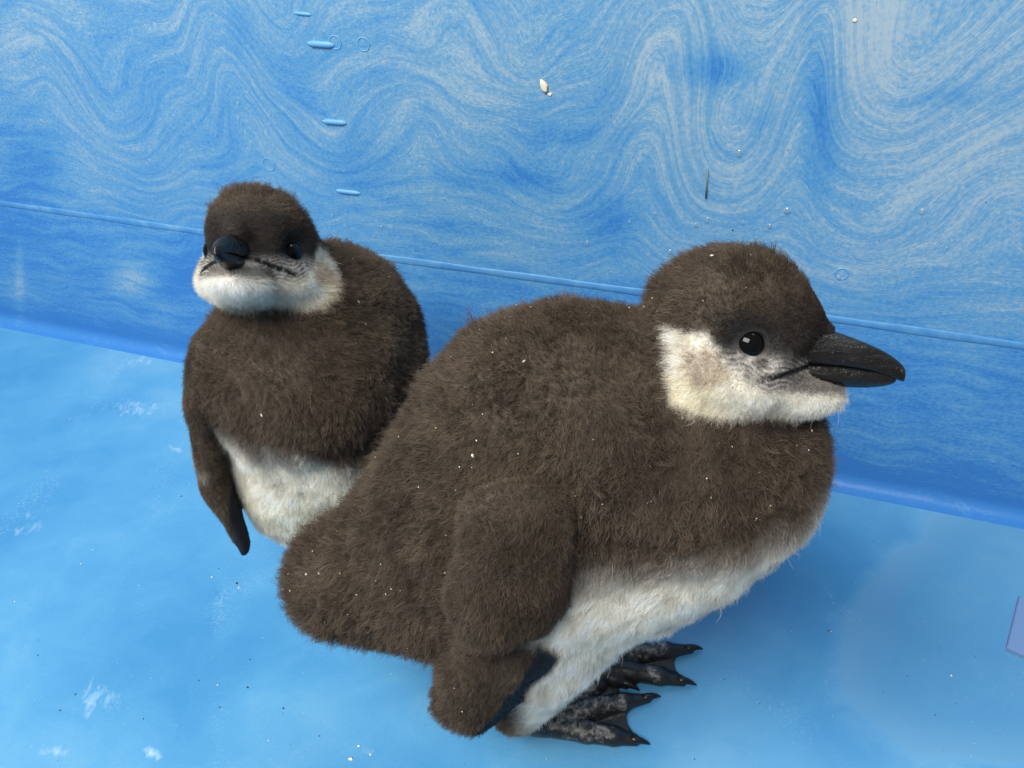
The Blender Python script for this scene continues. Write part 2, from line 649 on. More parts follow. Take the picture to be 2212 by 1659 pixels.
def on_head(v):
    """walk from outside along v towards the head axis until the surface"""
    v = np.asarray(v, float)
    o = np.array([v[0], 0, v[2]])
    ts = np.linspace(4, 0, 400)
    P = o + ts[:, None] * np.array([0, np.sign(v[1]), 0])
    d = head_sdf(P)
    return P[np.argmax(d < 0)]


EYE = on_head((1.18, 1.0, -.32))


def head_color(h, p, cheek_up=0.0):
    """plumage colour, strand length (cm), density on the head; h in head coordinates"""
    x, y, z = h[:, 0], np.abs(h[:, 1]), h[:, 2]
    w = vnoise(h * 2.2, 11) - .5 + .7 * (vnoise(h * 7.0, 12) - .5)
    n = len(h)
    col = np.tile(BROWN, (n, 1))
    ln = np.full(n, .40)
    # dark mask: lores, brow and forehead front
    brow = sst(1.2, 2.6, x + .5 * w) * sst(2.1, .8, z + .5 * w)
    brow = np.maximum(brow, sst(1.3, .5, np.hypot((x - 1.2) / 1.6, (z - .35) / .75)))
    col = mixc(col, DARK, .85 * brow)
    # white cheek and chin
    up = -.45 + .30 * w                                  # upper edge of the white
    up = up - .45 * sst(.4, 2.4, x) + (.42 + cheek_up) * sst(0.6, -.6, x)
    cheek = sst(.22, -.22, z - up) * sst(-1.75, -1.35, x + .35 * w + .12 * (z + 1))
    low = sst(-3.35, -2.85, z + .35 * x * sst(0, -2, x) + .25 * w)
    cheek = cheek * low
    chin = sst(-1.0, -1.5, z) * sst(0.2, 1.2, x)
    wm = np.maximum(cheek, chin * low)
    wcol = mixc(np.tile(WHITE, (n, 1)), CREAM, np.clip(.55 * sst(-1.2, -2.2, z) * sst(1.6, -.8, x), 0, 1))
    ear = sst(1.15, .55, np.hypot((x + .15 + .3 * w) / 1.0, (z + 1.25) / .85))
    wcol = mixc(wcol, np.array([.33, .24, .15]), .62 * ear)
    col = mixc(col, wcol, wm)
    # grey scaly skin between eye and bill, rows of tiny feathers
    lore = sst(1.0, .55, np.hypot((x - 2.4) / 1.75, (z + 1.05) / 1.15)) * (y > .3)
    lore = np.maximum(lore, sst(1.15, .75, np.hypot((x - EYE[0]) / 1.05, z - EYE[2])))
    rows = .5 + .5 * np.sin(34 * (z + .28 * x + .12 * np.sin(4 * x)) + 2.5 * w)
    lc = mixc(np.tile(np.array([.045, .042, .042]), (n, 1)), np.array([.62, .59, .54]), np.clip(.15 + rows, 0, 1) * sst(-.30, -1.0, z + .10 * (x - 1.4)) * .95)
    col = mixc(col, lc, lore)
    gape = sst(.16, .07, np.abs(z - (-1.62 + .28 * (x - 1.5)))) * sst(1.65, 1.95, x) * sst(4.6, 4.0, x)
    col = mixc(col, NAVY, gape)
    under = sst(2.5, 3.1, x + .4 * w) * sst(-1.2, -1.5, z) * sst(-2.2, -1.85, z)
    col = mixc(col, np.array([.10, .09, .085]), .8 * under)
    # strand length
    ln = np.where(wm > .5, .36, ln)
    face = np.maximum(lore, sst(2.4, 3.4, x) * sst(-2.2, -1.6, z))
    ln = ln * (1 - .80 * face)
    eyeD = np.linalg.norm(np.stack([x, y, z], 1) - EYE, axis=1)
    ln = ln * (.13 + .87 * sst(.8, 2.3, eyeD))
    ln = ln * (1 - .45 * sst(.9, .3, np.abs(z - .75)) * sst(.2, 1.2, x) * sst(4, 2.5, x))
    dens = sst(.74, .86, eyeD)
    return col, np.maximum(ln, .07), dens


def comb_dirs(nrm, flow, lift, jit, n):
    t = flow - (flow * nrm).sum(1)[:, None] * nrm
    t /= np.linalg.norm(t, axis=1)[:, None] + 1e-6
    d = nrm * lift[:, None] + t * (1 - lift)[:, None] + rng.normal(0, jit, (n, 3))
    return d / np.linalg.norm(d, axis=1)[:, None]


def grow_down(parent, f, verts, faces, colour, flow, count, seed):
    """strands of down as curves rooted on the body surface"""
    v = verts[faces]
    tri = np.concatenate([v[:, [0, 1, 2]], v[:, [0, 2, 3]]])
    ar = np.linalg.norm(np.cross(tri[:, 1] - tri[:, 0], tri[:, 2] - tri[:, 0]), axis=1) / 2
    cen = tri.mean(1)
    cc_, cl, _, _ = colour(cen)
    ar = ar * np.clip(.5 / cl, .8, 4.0) ** 1.2 * np.where(cc_.mean(1) > .35, 1.7, 1)
    ar = ar * np.where(cen[:, 2] < 1.2, .3, 1)
    pk = rng.choice(len(tri), count, p=ar / ar.sum())
    a, b = rng.random(count), rng.random(count)
    sw = a + b > 1
    a[sw], b[sw] = 1 - a[sw], 1 - b[sw]
    T = tri[pk]
    root = T[:, 0] + a[:, None] * (T[:, 1] - T[:, 0]) + b[:, None] * (T[:, 2] - T[:, 0])
    col, ln, dens, lift = colour(root)
    ln = ln * (.72 + .56 * vnoise(root * .8, seed + 5))
    lift = np.clip(lift + .5 * (vnoise(root * .9, seed + 6) - .5), .25, .9)
    keep = (rng.random(count) < dens) & (root[:, 2] > .25)
    root, col, ln, lift = root[keep], col[keep], ln[keep], lift[keep]
    # short face feathers need more strands
    n = len(root)
    nrm, _ = grad(f, root)
    d0 = comb_dirs(nrm, flow(root), lift, .22, n)
    L = ln * rng.uniform(.65, 1.25, n)
    stray = rng.random(n) < np.where(col.mean(1) > .35, .008, .03)
    L[stray] *= rng.uniform(1.2, 1.9, stray.sum())
    tip = root + d0 * L[:, None]
    # clumps
    nc = max(10, n // 12)
    ci = rng.choice(n, nc, replace=False)
    kd = KDTree(nc)
    for i, q in enumerate(root[ci]):
        kd.insert(q, i)
    kd.balance()
    near = np.fromiter((kd.find(q)[1] for q in root), int, n)
    cb = rng.normal(0, .55, (nc, 3))
    ctip = root[ci] + (d0[ci] + cb) * ln[ci][:, None] * .95
    amt = rng.uniform(.25, .75, n) * np.clip(ln / .5, .2, 1)
    amt[stray] *= .2
    wht = sst(.3, .5, col.mean(1))
    amt *= 1 - .55 * wht
    tip = tip + (ctip[near] - tip) * amt[:, None]
    pts = np.zeros((n, 4, 3))
    bend = rng.normal(0, .20, (n, 3)) * (L * (1 - .5 * wht))[:, None]
    for j, t in enumerate((0, .35, .7, 1.0)):
        straight = root + nrm * (L * t * .75)[:, None]
        pts[:, j] = straight * (1 - t) + (root + (tip - root) * t) * t + bend * math.sin(math.pi * t)
    pts[:, 0] = root - nrm * .05
    pts[..., 2] = np.maximum(pts[..., 2], .06)
    hc = bpy.data.hair_curves.new('down')
    hc.add_curves([4] * n)
    hc.attributes['position'].data.foreach_set('vector', (pts * CM).astype(np.float32).ravel())
    ra = hc.attributes.get('radius') or hc.attributes.new('radius', 'FLOAT', 'POINT')
    rr = np.array([1.0, .9, .65, .2])[None] * (.0076 * rng.uniform(.7, 1.3, n) * np.clip(ln / .5, .65, 1.0) * (1 - .25 * wht))[:, None]
    ra.data.foreach_set('value', (rr * CM).astype(np.float32).ravel())
    var = rng.uniform(.60, 1.40, n)[:, None] ** np.where(col.mean(1) > .4, .4, 1.0)[:, None] * (1 + .60 * (vnoise(root * 1.5, seed) - .5) + .50 * (vnoise(root * .45, seed + 1) - .5))[:, None] * rng.uniform(.80, 1.20, nc)[near][:, None]
    c4 = np.ones((n, 4), np.float32)
    c4[:, :3] = np.clip(col * var, 0, .93)
    ca = hc.attributes.new('col', 'FLOAT_COLOR', 'CURVE')
    ca.data.foreach_set('color', c4.ravel())
    hc.materials.append(M_DOWN)
    return link('down', hc, parent)


def loft(name, stations, mat, parent, xf, flat, k=16):
    """stations: (x, half width, z top, z bottom) in head coordinates -> closed horn shape"""
    V, Fc = [], []
    for (x, w, zt, zb) in stations:
        zt, zb = (zt + .10, zb) if flat < 0 else (zt, zb - .10 * min(1, (7 - x) / 1.5))
        zc = (zt + zb) / 2
        for j in range(k):
            a = 2 * math.pi * j / k
            c, s = math.cos(a), math.sin(a)
            yy = .92 * w * math.copysign(abs(c) ** .8, c)
            zz = zc + (zt - zb) / 2 * math.copysign(abs(s) ** (.30 if s * flat > 0 else .9), s)
            V.append((x, yy * (1 - (.5 if flat < 0 else .3) * max(0, -flat * s)), zz))
    n = len(stations)
    for i in range(n - 1):
        for j in range(k):
            Fc.append((i * k + j, i * k + (j + 1) % k, (i + 1) * k + (j + 1) % k, (i + 1) * k + j))
    Fc.append(tuple(range(k))[::-1])
    Fc.append(tuple(range((n - 1) * k, n * k)))
    o = mesh_obj(name, xf(np.array(V)), Fc, mat, parent)
    md = o.modifiers.new('round', 'SUBSURF')
    md.levels = md.render_levels = 2
    return o


def ball(c, r, seg=24, rings=14):
    V = [(c[0], c[1], c[2] + r)]
    for i in range(1, rings):
        a = math.pi * i / rings
        for j in range(seg):
            b = 2 * math.pi * j / seg
            V.append((c[0] + r * math.sin(a) * math.cos(b), c[1] + r * math.sin(a) * math.sin(b), c[2] + r * math.cos(a)))
    V.append((c[0], c[1], c[2] - r))
    Fc = []
    for j in range(seg):
        Fc.append((0, 1 + j, 1 + (j + 1) % seg))
        for i in range(rings - 2):
            A = 1 + i * seg
            Fc.append((A + j, A + seg + j, A + seg + (j + 1) % seg, A + (j + 1) % seg))
        A = 1 + (rings - 2) * seg
        Fc.append((A + j, len(V) - 1, A + (j + 1) % seg))
    return np.array(V), Fc


def tube_ring(c, nrm, up, rx, ry, r, seg=28, m=8):
    nrm = unit(nrm); u = unit(np.cross(up, nrm)); v = np.cross(nrm, u)
    V, Fc = [], []
    for i in range(seg):
        a = 2 * math.pi * i / seg
        e = u * math.cos(a) + v * math.sin(a)
        cc = c + u * rx * math.cos(a) + v * ry * math.sin(a)
        for j in range(m):
            b = 2 * math.pi * j / m
            V.append(cc + e * r * math.cos(b) + nrm * r * math.sin(b))
    for i in range(seg):
        for j in range(m):
            Fc.append((i * m + j, ((i + 1) % seg) * m + j, ((i + 1) % seg) * m + (j + 1) % m, i * m + (j + 1) % m))
    return np.array(V), Fc


def build_face(root, xf, bill=1.0, eye_r=.60):
    up = [(2.2, .95, .30, -1.12), (2.9, .98, .42, -1.12), (3.5, .93, .40, -1.05), (4.3, .78, .24, -1.0), (5.1, .64, .04, -.98), (5.9, .50, -.20, -1.03),
          (6.45, .40, -.44, -1.14), (6.8, .30, -.66, -1.24), (7.0, .18, -.86, -1.30), (7.08, .07, -1.02, -1.28)]
    lo = [(2.2, .92, -1.02, -1.95), (2.9, .90, -1.00, -1.90), (3.7, .78, -.95, -1.78), (4.7, .66, -.90, -1.72), (5.6, .54, -.94, -1.66), (6.3, .42, -1.02, -1.56), (6.65, .28, -1.08, -1.44), (6.8, .12, -1.12, -1.34)]
    up = [(x * (.5 + .5 * bill) + (1 - bill), w * bill, -.9 + (zt + .9) * bill, -.9 + (zb + .9) * bill) for (x, w, zt, zb) in up]
    lo = [(x * (.5 + .5 * bill) + (1 - bill), w * bill, -.9 + (zt + .9) * bill, -.9 + (zb + .9) * bill) for (x, w, zt, zb) in lo]
    ub = loft('upper_beak', up, M_BEAK, root, xf, -1)
    loft('lower_beak', [(x, w * .90, zt, zb) for (x, w, zt, zb) in lo], M_BEAK, root, xf, 1)
    for sgn in (1, -1):                                      # nostril slit
        V, Fc = tube_ring(np.array([4.5, sgn * .66 * bill, -.33 - .4 * (1 - bill)]), np.array([.2, sgn, .35]), np.array([0, 0, 1.]), .14, .05, .03, 18, 6)
        mesh_obj('nostril', xf(V), Fc, M_BEAK, ub)
    for sgn in (1, -1):
        c = EYE * np.array([1, sgn, 1])
        c = c - np.array([-.04, .04 * sgn, 0])
        V, Fc = ball(c, eye_r)
        e = mesh_obj('eye', xf(V), Fc, M_EYE, root)
        out = unit(np.array([.42, sgn, .02]))
        V, Fc = tube_ring(c + out * .22, out, np.array([.1, 0, 1.]), .64, .55, .085)
        mesh_obj('eyelid', xf(V), Fc, M_LID, e)


def build_foot(root, ankle, tips, zmax=1.2):
    """webbed foot: three toes with a web hung between them, in world cm"""
    ankle = np.asarray(ankle, float)
    tips = [np.asarray(t, float) for t in tips]
    allp = np.array([ankle] + tips)
    lo = allp.min(0) - 1.6; hi = allp.max(0) + 1.6
    lo[2], hi[2] = -.2, 3.0

    def toe_d(p):
        d = None
        for t in tips:
            a = ankle * .8 + t * .2
            mid = ankle * .45 + t * .55
            kn = ankle * .2 + t * .8
            a = np.array([a[0], a[1], .85]); m_ = np.array([mid[0], mid[1], .62]); k_ = np.array([kn[0], kn[1], .52]); e_ = np.array([t[0], t[1], .30])
            q = smin(cone(p, a, m_, .68, .62), cone(p, m_, k_, .60, .55), .25)
            q = smin(q, cone(p, k_, e_, .50, .28), .2)
            d = q if d is None else smin(d, q, .12)
        return d

    def f(p):
        d = toe_d(p)
        d = smin(d, cone(p, (ankle[0] - .2, ankle[1], 2.6), (ankle[0] + .5, ankle[1], .8), .75, .8), .5)
        for i in range(len(tips) - 1):
            A, B, Cc = ankle[:2], tips[i][:2], tips[i + 1][:2]
            if np.cross(B - A, Cc - A) < 0:
                B, Cc = Cc, B
            q = p[:, :2]
            e = None
            for u, v in ((A, B), (B, Cc), (Cc, A)):
                nrm = np.array([v[1] - u[1], u[0] - v[0]]); nrm = nrm / np.linalg.norm(nrm)
                s_ = (q - u) @ nrm
                e = s_ if e is None else np.maximum(e, s_)
            mid = (B + Cc) / 2
            half = np.linalg.norm(B - Cc) / 2
            outv = unit(mid - A)
            cc = mid + outv * half * .35
            e = np.maximum(e, half * .98 - np.linalg.norm(q - cc, axis=1))
            zz = np.abs(p[:, 2] - .30) - .13
            web = np.maximum(e, zz)
            d = smin(d, web, .28)
        return np.maximum(d, .06 - p[:, 2])
    V, Fc = surface_nets(f, lo, hi, .10)
    V[:, 2] -= V[:, 2].min() - .02
    o = mesh_obj('foot', V, Fc, M_FOOT, root)
    mott = sst(.14, -.08, toe_d(V) ) * sst(.32, .6, V[:, 2])
    for t in tips:
        mott *= sst(.8, 1.7, np.linalg.norm(V[:, :2] - t[:2], axis=1))
    at = o.data.attributes.new('mottle', 'FLOAT', 'POINT')
    at.data.foreach_set('value', mott.astype(np.float32))
    for t in tips:
        d = unit((t - ankle) * np.array([1, 1, 0]))
        pr = []
        for q, (u, zc, r) in enumerate([(-.35, .42, .25), (.0, .44, .24), (.35, .40, .19), (.65, .28, .12), (.88, .12, .04)]):
            pr.append((t + d * u, zc, r))
        side = np.array([-d[1], d[0], 0])
        V, Fc = [], []
        k = 8
        for (c, zc, r) in pr:
            for j in range(k):
                a = 2 * math.pi * j / k
                V.append(np.array([c[0], c[1], zc]) + side * r * math.cos(a) + np.array([0, 0, r * math.sin(a)]))
        for i in range(len(pr) - 1):
            for j in range(k):
                Fc.append((i * k + j, i * k + (j + 1) % k, (i + 1) * k + (j + 1) % k, (i + 1) * k + j))
        Fc.append(tuple(range(k))[::-1]); Fc.append(tuple(range((len(pr) - 1) * k, len(pr) * k)))
        mesh_obj('claw', V, Fc, M_CLAW, o)
    return o


def head_frame(centre, fwd_cam, up_cam):
    """axes of a head given towards camera right / up / back"""
    B = np.stack([cR, cU, -cF])
    fw = unit(np.asarray(fwd_cam) @ B)
    up = np.asarray(up_cam) @ B
    up = unit(up - (up @ fw) * fw)
    lf = np.cross(up, fw)
    A = np.stack([fw, lf, up])                               # rows: head x, y, z in the world
    to_h = lambda p: (p - centre) @ A.T
    to_w = lambda h: np.asarray(h) @ A + centre
    return A, to_h, to_w


def finish_chick(root, f, lo, hi, colour, flow, count, seed, to_w, flakes, flake_label, face=(1.0, .60), res=.26):
    V, Fc = surface_nets(f, lo, hi, res)
    b = mesh_obj('body', V, Fc, M_SKIN, root)
    col, ln, dens, lift = colour(V)
    c4 = np.ones((len(V), 4), np.float32)
    c4[:, :3] = np.clip(col * np.where(col.mean(1) > .35, .95, .7)[:, None], 0, 1)
    at = b.data.attributes.new('col', 'FLOAT_COLOR', 'POINT')
    at.data.foreach_set('color', c4.ravel())
    grow_down(root, f, V, Fc, colour, flow, count, seed)
    build_face(root, to_w, *face)
    # pale flakes caught in the brown down
    g, _ = grad(f, V)
    ok = np.where((g[:, 2] > -.15) & (col.mean(1) < .2) & (ln > .3))[0]
    pick = rng.choice(ok, flakes, replace=False)
    av, af = [], []
    for i, q in enumerate(pick):
        r = float(np.exp(rng.normal(-3.35, .42)))
        ax1 = unit(np.cross(g[q], rng.normal(size=3))); ax2 = np.cross(g[q], ax1)
        c = V[q] + g[q] * rng.uniform(.20, .36)
        e = rng.uniform(.35, .9)
        sh = [(1, 0, 0), (.3, e, 0), (-.8, .5 * e, 0), (-.7, -.6 * e, 0), (.4, -.8 * e, 0), (0, 0, .55), (0, 0, -.4)]
        b0 = len(av)
        for (u_, v_, w_) in sh:
            av.append(c + r * (u_ * ax1 + v_ * ax2 + w_ * g[q]))
        for j in range(5):
            af.append((b0 + j, b0 + (j + 1) % 5, b0 + 5)); af.append((b0 + (j + 1) % 5, b0 + j, b0 + 6))
    fo = mesh_obj('skin_flakes', av, af, M_FLAKE, None, False)
    tag(fo, flake_label, 'flakes', None, 'stuff')


# ---- the crouching chick in profile
Y0 = 24.3


def front_chick():
    root = link('penguin_chick', None)
    tag(root, 'crouching brown downy penguin chick in profile with black bill and webbed feet', 'penguin chick', 'penguin chicks in the tub')
    hc = unproj(1548, 704, 30.5)
    A, to_h, to_w = head_frame(hc, (.955, -.135, .25), (.12, .96, .22))

    def L(x, y, z):
        return np.array([x, Y0 + y, z])
    sh = [on_plane(1150, 1150, (0, 1, 0), 18.9), on_plane(1120, 1290, (0, 1, 0), 18.3), on_plane(1075, 1425, (0, 1, 0), 18.5), on_plane(1005, 1520, (0, 1, 0), 19.2)]
    fl = [sh[0], sh[1], sh[2], sh[3]]
    fn = np.array([.25, -1.0, .45])
    mir = lambda P: np.array([P[0], 2 * Y0 - P[1], P[2]])

    up_arm = [on_plane(1120, 1150, (0, 1, 0), 18.7), on_plane(1100, 1275, (0, 1, 0), 18.3)]
    low_arm = [on_plane(1115, 1365, (0, 1, 0), 18.6), on_plane(1025, 1495, (0, 1, 0), 19.2)]
    fn_b = fn * np.array([1, -1, 1])

    def flip_d(p):
        return smin(paddle(p, up_arm, [2.1, 2.5], fn, 2.4), paddle(p, low_arm, [2.55, 2.1], fn, 3.2), .7)

    def flip_d2(p):
        return smin(paddle(p, [mir(q) for q in up_arm], [2.1, 2.5], fn_b, 2.4), paddle(p, [mir(q) for q in low_arm], [2.55, 2.1], fn_b, 3.2), .7)

    def torso(p):
        d = ell(p, L(2.5, 0, 17.4), (10.4, 5.7, 8.1), rot_y(25))
        d = smin(d, ell(p, L(7.8, 0, 20.2), (5.6, 5.0, 5.2)), 2.0)          # breast
        d = smin(d, cone(p, L(-1.0, 0, 15.0), L(-8.9, 0, 12.9), 6.0, 2.9), 2.0)   # rump
        d = smin(d, ell(p, L(1.8, .3, 22.7), (5.9, 4.6, 4.9), rot_y(10)), 2.0)
        neck = cone(p, L(5.5, 0, 21.5), hc * .85 + L(6, 0, 22) * .15 + A[0] * .6, 4.6, 2.5)
        d = smin(d, neck, 1.4)
        for s in (-1, 1):                                                     # legs
            d = smin(d, cone(p, L(1.6 + .9 * s, s * 2.5, 11.0), L(.6 + 1.5 * s, s * 1.9, 2.2), 3.2, 1.1), 1.8)
        return d

    def f(p):
        d = smin(torso(p), head_sdf(to_h(p)), .7)
        d = smin(d, flip_d(p), .35)
        d = smin(d, flip_d2(p), .35)
        return d + lumps(p, 51)

    def colour(p):
        n = len(p)
        h = to_h(p)
        x, y, z = p[:, 0], p[:, 1] - Y0, p[:, 2]
        w = vnoise(p * .9, 21) - .5
        col = np.tile(BROWN, (n, 1))
        ln = np.full(n, .43) + .12 * sst(0, -8, x)
        # white belly and legs
        line = 19.6 + .10 * (x - 6) - .25 * np.maximum(0, 5 - np.abs(y)) + .9 * w
        bel = sst(1.5, -.9, z - line) * sst(-1.2, .6, x - (-.2 - .03 * (z - 8)))
        bel = bel * sst(-.5, 1.0, (z - 1.0) + 1.2 * (x + 2.0))
        wc = mixc(np.tile(WHITE, (n, 1)), GREY, .6 * sst(-2.4, .4, z - line))
        col = mixc(col, wc, bel)
        ln = ln - .02 * bel
        # flipper
        fd = np.minimum(flip_d(p), flip_d2(p))
        td = torso(p)
        onf = sst(.25, .02, fd) * sst(.05, .35, td)
        col = mixc(col, BROWN * .92, onf)
        # bare dark leading edge and tip
        q = p.copy(); q[:, 1] = np.where(q[:, 1] > Y0, 2 * Y0 - q[:, 1], q[:, 1])
        ax = unit(low_arm[1] - low_arm[0])
        wv = unit(np.cross(unit(fn), ax)); wv = wv if wv[0] > 0 else -wv
        t = (q - low_arm[0]) @ ax
        side = (q - low_arm[0]) @ wv
        gn, _ = grad(flip_d, q)
        low = sst(-1.6, -.8, t + .3 * w)
        edge = onf * low * np.maximum(sst(.50, .75, side + .35 * w + .02 * t), sst(-.05, -.4, gn @ unit(fn)))
        col = mixc(col, NAVY, edge)
        ln = ln * (1 - .35 * onf) * (1 - .93 * edge)
        # head
        hd = head_sdf(h)
        onh = sst(1.3, .5, hd)
        hcol, hl, hden = head_color(h, p)
        k = onh * sst(-4.2, -3.5, h[:, 2])
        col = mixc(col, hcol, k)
        ln = ln * (1 - k) + hl * k
        ln = ln * (1 - .5 * sst(3.2, 1.2, z) * (1 - onf))
        dens = np.where(k > .5, hden, 1.0) * (1 - .85 * edge)
        lift = np.full(n, .68) - .22 * bel - .12 * k
        return col, np.maximum(ln, .06), dens, lift

    def flow(p):
        h = to_h(p)
        k = sst(1.0, .1, head_sdf(h))[:, None]
        base = np.tile(np.array([-.75, 0, -.65]), (len(p), 1))
        sw = vnoise(p * .35, 31)[:, None] - .5
        sw2 = vnoise(p * .8, 35)[:, None] - .5
        base = base + sw * np.array([.6, 1.5, 1.3]) + sw2 * np.array([1.2, -.8, .5])
        hb = np.array([-1.0, 0, -.15]) @ A
        return base * (1 - k) + hb * k

    finish_chick(root, f, (-15, 12, .9), (17, 37, 34), colour, flow, 600000, 41, to_w, 190, 'pale skin flakes caught in the down of the crouching chick')
    # feet
    T = lambda x, y: on_floor(x, y, .3)
    build_foot(root, L(-.3, -1.9, .6), [T(1372, 1600), T(1398, 1508), T(1325, 1462)])
    build_foot(root, L(2.6, 1.9, .6), [T(1352, 1478), T(1474, 1472), T(1490, 1402)])
    return root


# ---- the upright chick looking at the camera
def back_chick():
    root = link('penguin_chick', None)
    tag(root, 'upright brown downy penguin chick facing forward with cream chin and white belly', 'penguin chick', 'penguin chicks in the tub')
    hc = unproj(561, 538, 40.6)
    A, to_h, to_w = head_frame(hc, (.03, -.03, .99), (.02, .99, .03))
    phi = math.radians(-108)
    O = np.array([-12.0, 37.0, 0])
    fx, ly = np.array([math.cos(phi), math.sin(phi), 0]), np.array([-math.sin(phi), math.cos(phi), 0])
    G = np.stack([fx, ly, [0, 0, 1.0]])
    loc = lambda p: (p - O) @ G.T
    wld = lambda q: np.asarray(q, float) @ G + O
    hl = loc(hc)
    fl = [loc(unproj(452, 768, 43.2)), loc(unproj(442, 870, 44.0)), loc(unproj(466, 1030, 46.0)), loc(unproj(528, 1178, 47.5))]
    fn = np.array([.35, -1.0, .1])
    mir = lambda P: np.array([P[0] - 3.0, -P[1] * .74, P[2] - 1])

    def flip_d(q):
        return paddle(q, fl, [1.75, 1.8, 1.45, .85], fn, 2.2)

    def flip_d2(q):
        return paddle(q, [mir(a) for a in fl], [1.75, 1.8, 1.45, .85], fn * np.array([1, -1, 1]), 2.2)

    def torso(q):
        d = ell(q, (-1.0, -.5, 12.4), (6.6, 6.3, 9.8), rot_y(-8))
        d = smin(d, ell(q, (1.8, -.3, 17.2), (4.4, 5.4, 4.4)), 2.0)
        d = smin(d, ell(q, (-3.6, 0, 16.5), (5.0, 5.0, 6.0)), 2.0)
        d = smin(d, ell(q, (1.0, -1.0, 9.4), (4.9, 5.0, 6.2)), 1.6)
        d = smin(d, cone(q, (-.5, 0, 19), hl * .8 + np.array([-.5, 0, 19]) * .2, 4.8, 2.9), 1.5)
        d = smin(d, ell(q, (-6.5, 0, 5.0), (3.2, 2.6, 2.6)), 1.5)
        for s in (-1, 1):
            d = smin(d, cone(q, (-1.0, s * 2.6, 7), (-2.6, s * 2.2, 2.4), 2.8, 1.3), 1.4)
        return d

    def f(p):
        q = loc(p)
        d = smin(torso(q), head_sdf(to_h(p)), .6)
        d = smin(d, flip_d(q), .8)
        return smin(d, flip_d2(q), .8) + lumps(p, 57)

    def colour(p):
        n = len(p)
        h, q = to_h(p), loc(p)
        x, y, z = q[:, 0], q[:, 1], q[:, 2]
        w = vnoise(p * .9, 22) - .5
        col = np.tile(BROWN * 1.05, (n, 1))
        ln = np.full(n, .40)
        line = 15.7 + .030 * y * y - 1.6 * np.maximum(0, y - 2.0) + .6 * w
        bel = sst(1.0, -1.1, z - line) * sst(-1.0, .8, x + .3 - .12 * (z - 8))
        wc = mixc(np.tile(WHITE, (n, 1)), GREY, .5 * sst(-2.0, .4, z - line))
        wc = mixc(wc, CREAM, .35 * sst(3, 1, np.abs(z - 9.5)))
        col = mixc(col, wc, bel)
        fd = np.minimum(flip_d(q), flip_d2(q))
        td = torso(q)
        onf = sst(.25, .02, fd) * sst(.05, .35, td)
        col = mixc(col, BROWN, onf)
        ax = unit(fl[3] - fl[0])
        t = (q - fl[0]) @ ax / np.linalg.norm(fl[3] - fl[0])
        side = (q - fl[0]) @ unit(np.cross(fn, ax))
        nn = (q - fl[0]) @ unit(fn)
        edge = onf * sst(.96, 1.02, t + .05 * w)
        edge = np.maximum(edge, onf * sst(-.25, -.5, nn) * sst(.3, .5, t) * (y < 0))
        col = mixc(col, NAVY * 1.6, edge)
        ln = ln * (1 - .45 * onf) * (1 - .9 * edge)
        hd = head_sdf(h)
        onh = sst(1.3, .5, hd)
        hcol, hlen, hden = head_color(h, p, .40)
        k = onh * sst(-4.2, -3.5, h[:, 2])
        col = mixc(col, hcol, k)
        ln = ln * (1 - k) + hlen * k
        ln = ln * (1 - .5 * sst(3.2, 1.2, z))
        dens = np.where(k > .5, hden, 1.0) * (1 - .85 * edge)
        lift = np.full(n, .66) - .20 * bel - .10 * k
        return col, np.maximum(ln, .06), dens, lift

    def flow(p):
        h = to_h(p)
        k = sst(1.0, .1, head_sdf(h))[:, None]
        base = np.tile(np.array([.1, .1, -1.0]), (len(p), 1))
        sw = vnoise(p * .35, 33)[:, None] - .5
        sw2 = vnoise(p * .8, 36)[:, None] - .5
        base = base + sw * np.array([1.4, 1.4, .4]) + sw2 * np.array([1.0, -1.0, .5])
        hb = np.array([-1.0, 0, -.1]) @ A
        return base * (1 - k) + hb * k

    finish_chick(root, f, (-26, 24, .9), (2, 50, 32), colour, flow, 400000, 43, to_w, 45, 'few pale skin flakes caught in the down of the upright chick', (.84, .66))
    for s in (-1, 1):
        an = wld((-2.8, s * 2.2, .6))
        build_foot(root, an, [wld((1.7, s * 2.2 - 1.7, .3)), wld((2.4, s * 2.4, .3)), wld((1.7, s * 2.2 + 1.7, .3))])
    return root


front_chick()
back_chick()


# ------------------------------------------------------------------ small things on wall, floor and down
def flake_mesh(size, seed, aspect=1.0, thick=.22):
    """a crumb: uneven little slab, base at z = 0, in cm"""
    r = np.random.default_rng(seed)
    k = 7
    V = []
    for lay, (zz, sc) in enumerate([(0, .85), (thick * .5, 1.0), (thick, .6)]):
        for j in range(k):
            a = 2 * math.pi * j / k
            q = sc * size * r.uniform(.7, 1.15)
            V.append((q * math.cos(a) * aspect, q * math.sin(a), zz * size * r.uniform(.8, 1.2)))
    Fc = [(i * k + j, i * k + (j + 1) % k, (i + 1) * k + (j + 1) % k, (i + 1) * k + j) for i in range(2) for j in range(k)]
    Fc += [tuple(range(k))[::-1], tuple(range(2 * k, 3 * k))]
    return np.array(V), Fc


WB = np.stack([WT, np.array([0, 0, 1.0]), -WN])            # local x, y, z on the wall -> world


def put_on_wall(name, V, Fc, mat, px, py, rot=0.0):
    s_, z_ = on_wall(px, py)
    c, n_ = math.cos(rot), math.sin(rot)
    V = np.asarray(V) @ np.array([[c, n_, 0], [-n_, c, 0], [0, 0, 1]])
    return mesh_obj(name, V @ WB + wall_pt(s_, z_, .01), Fc, mat)


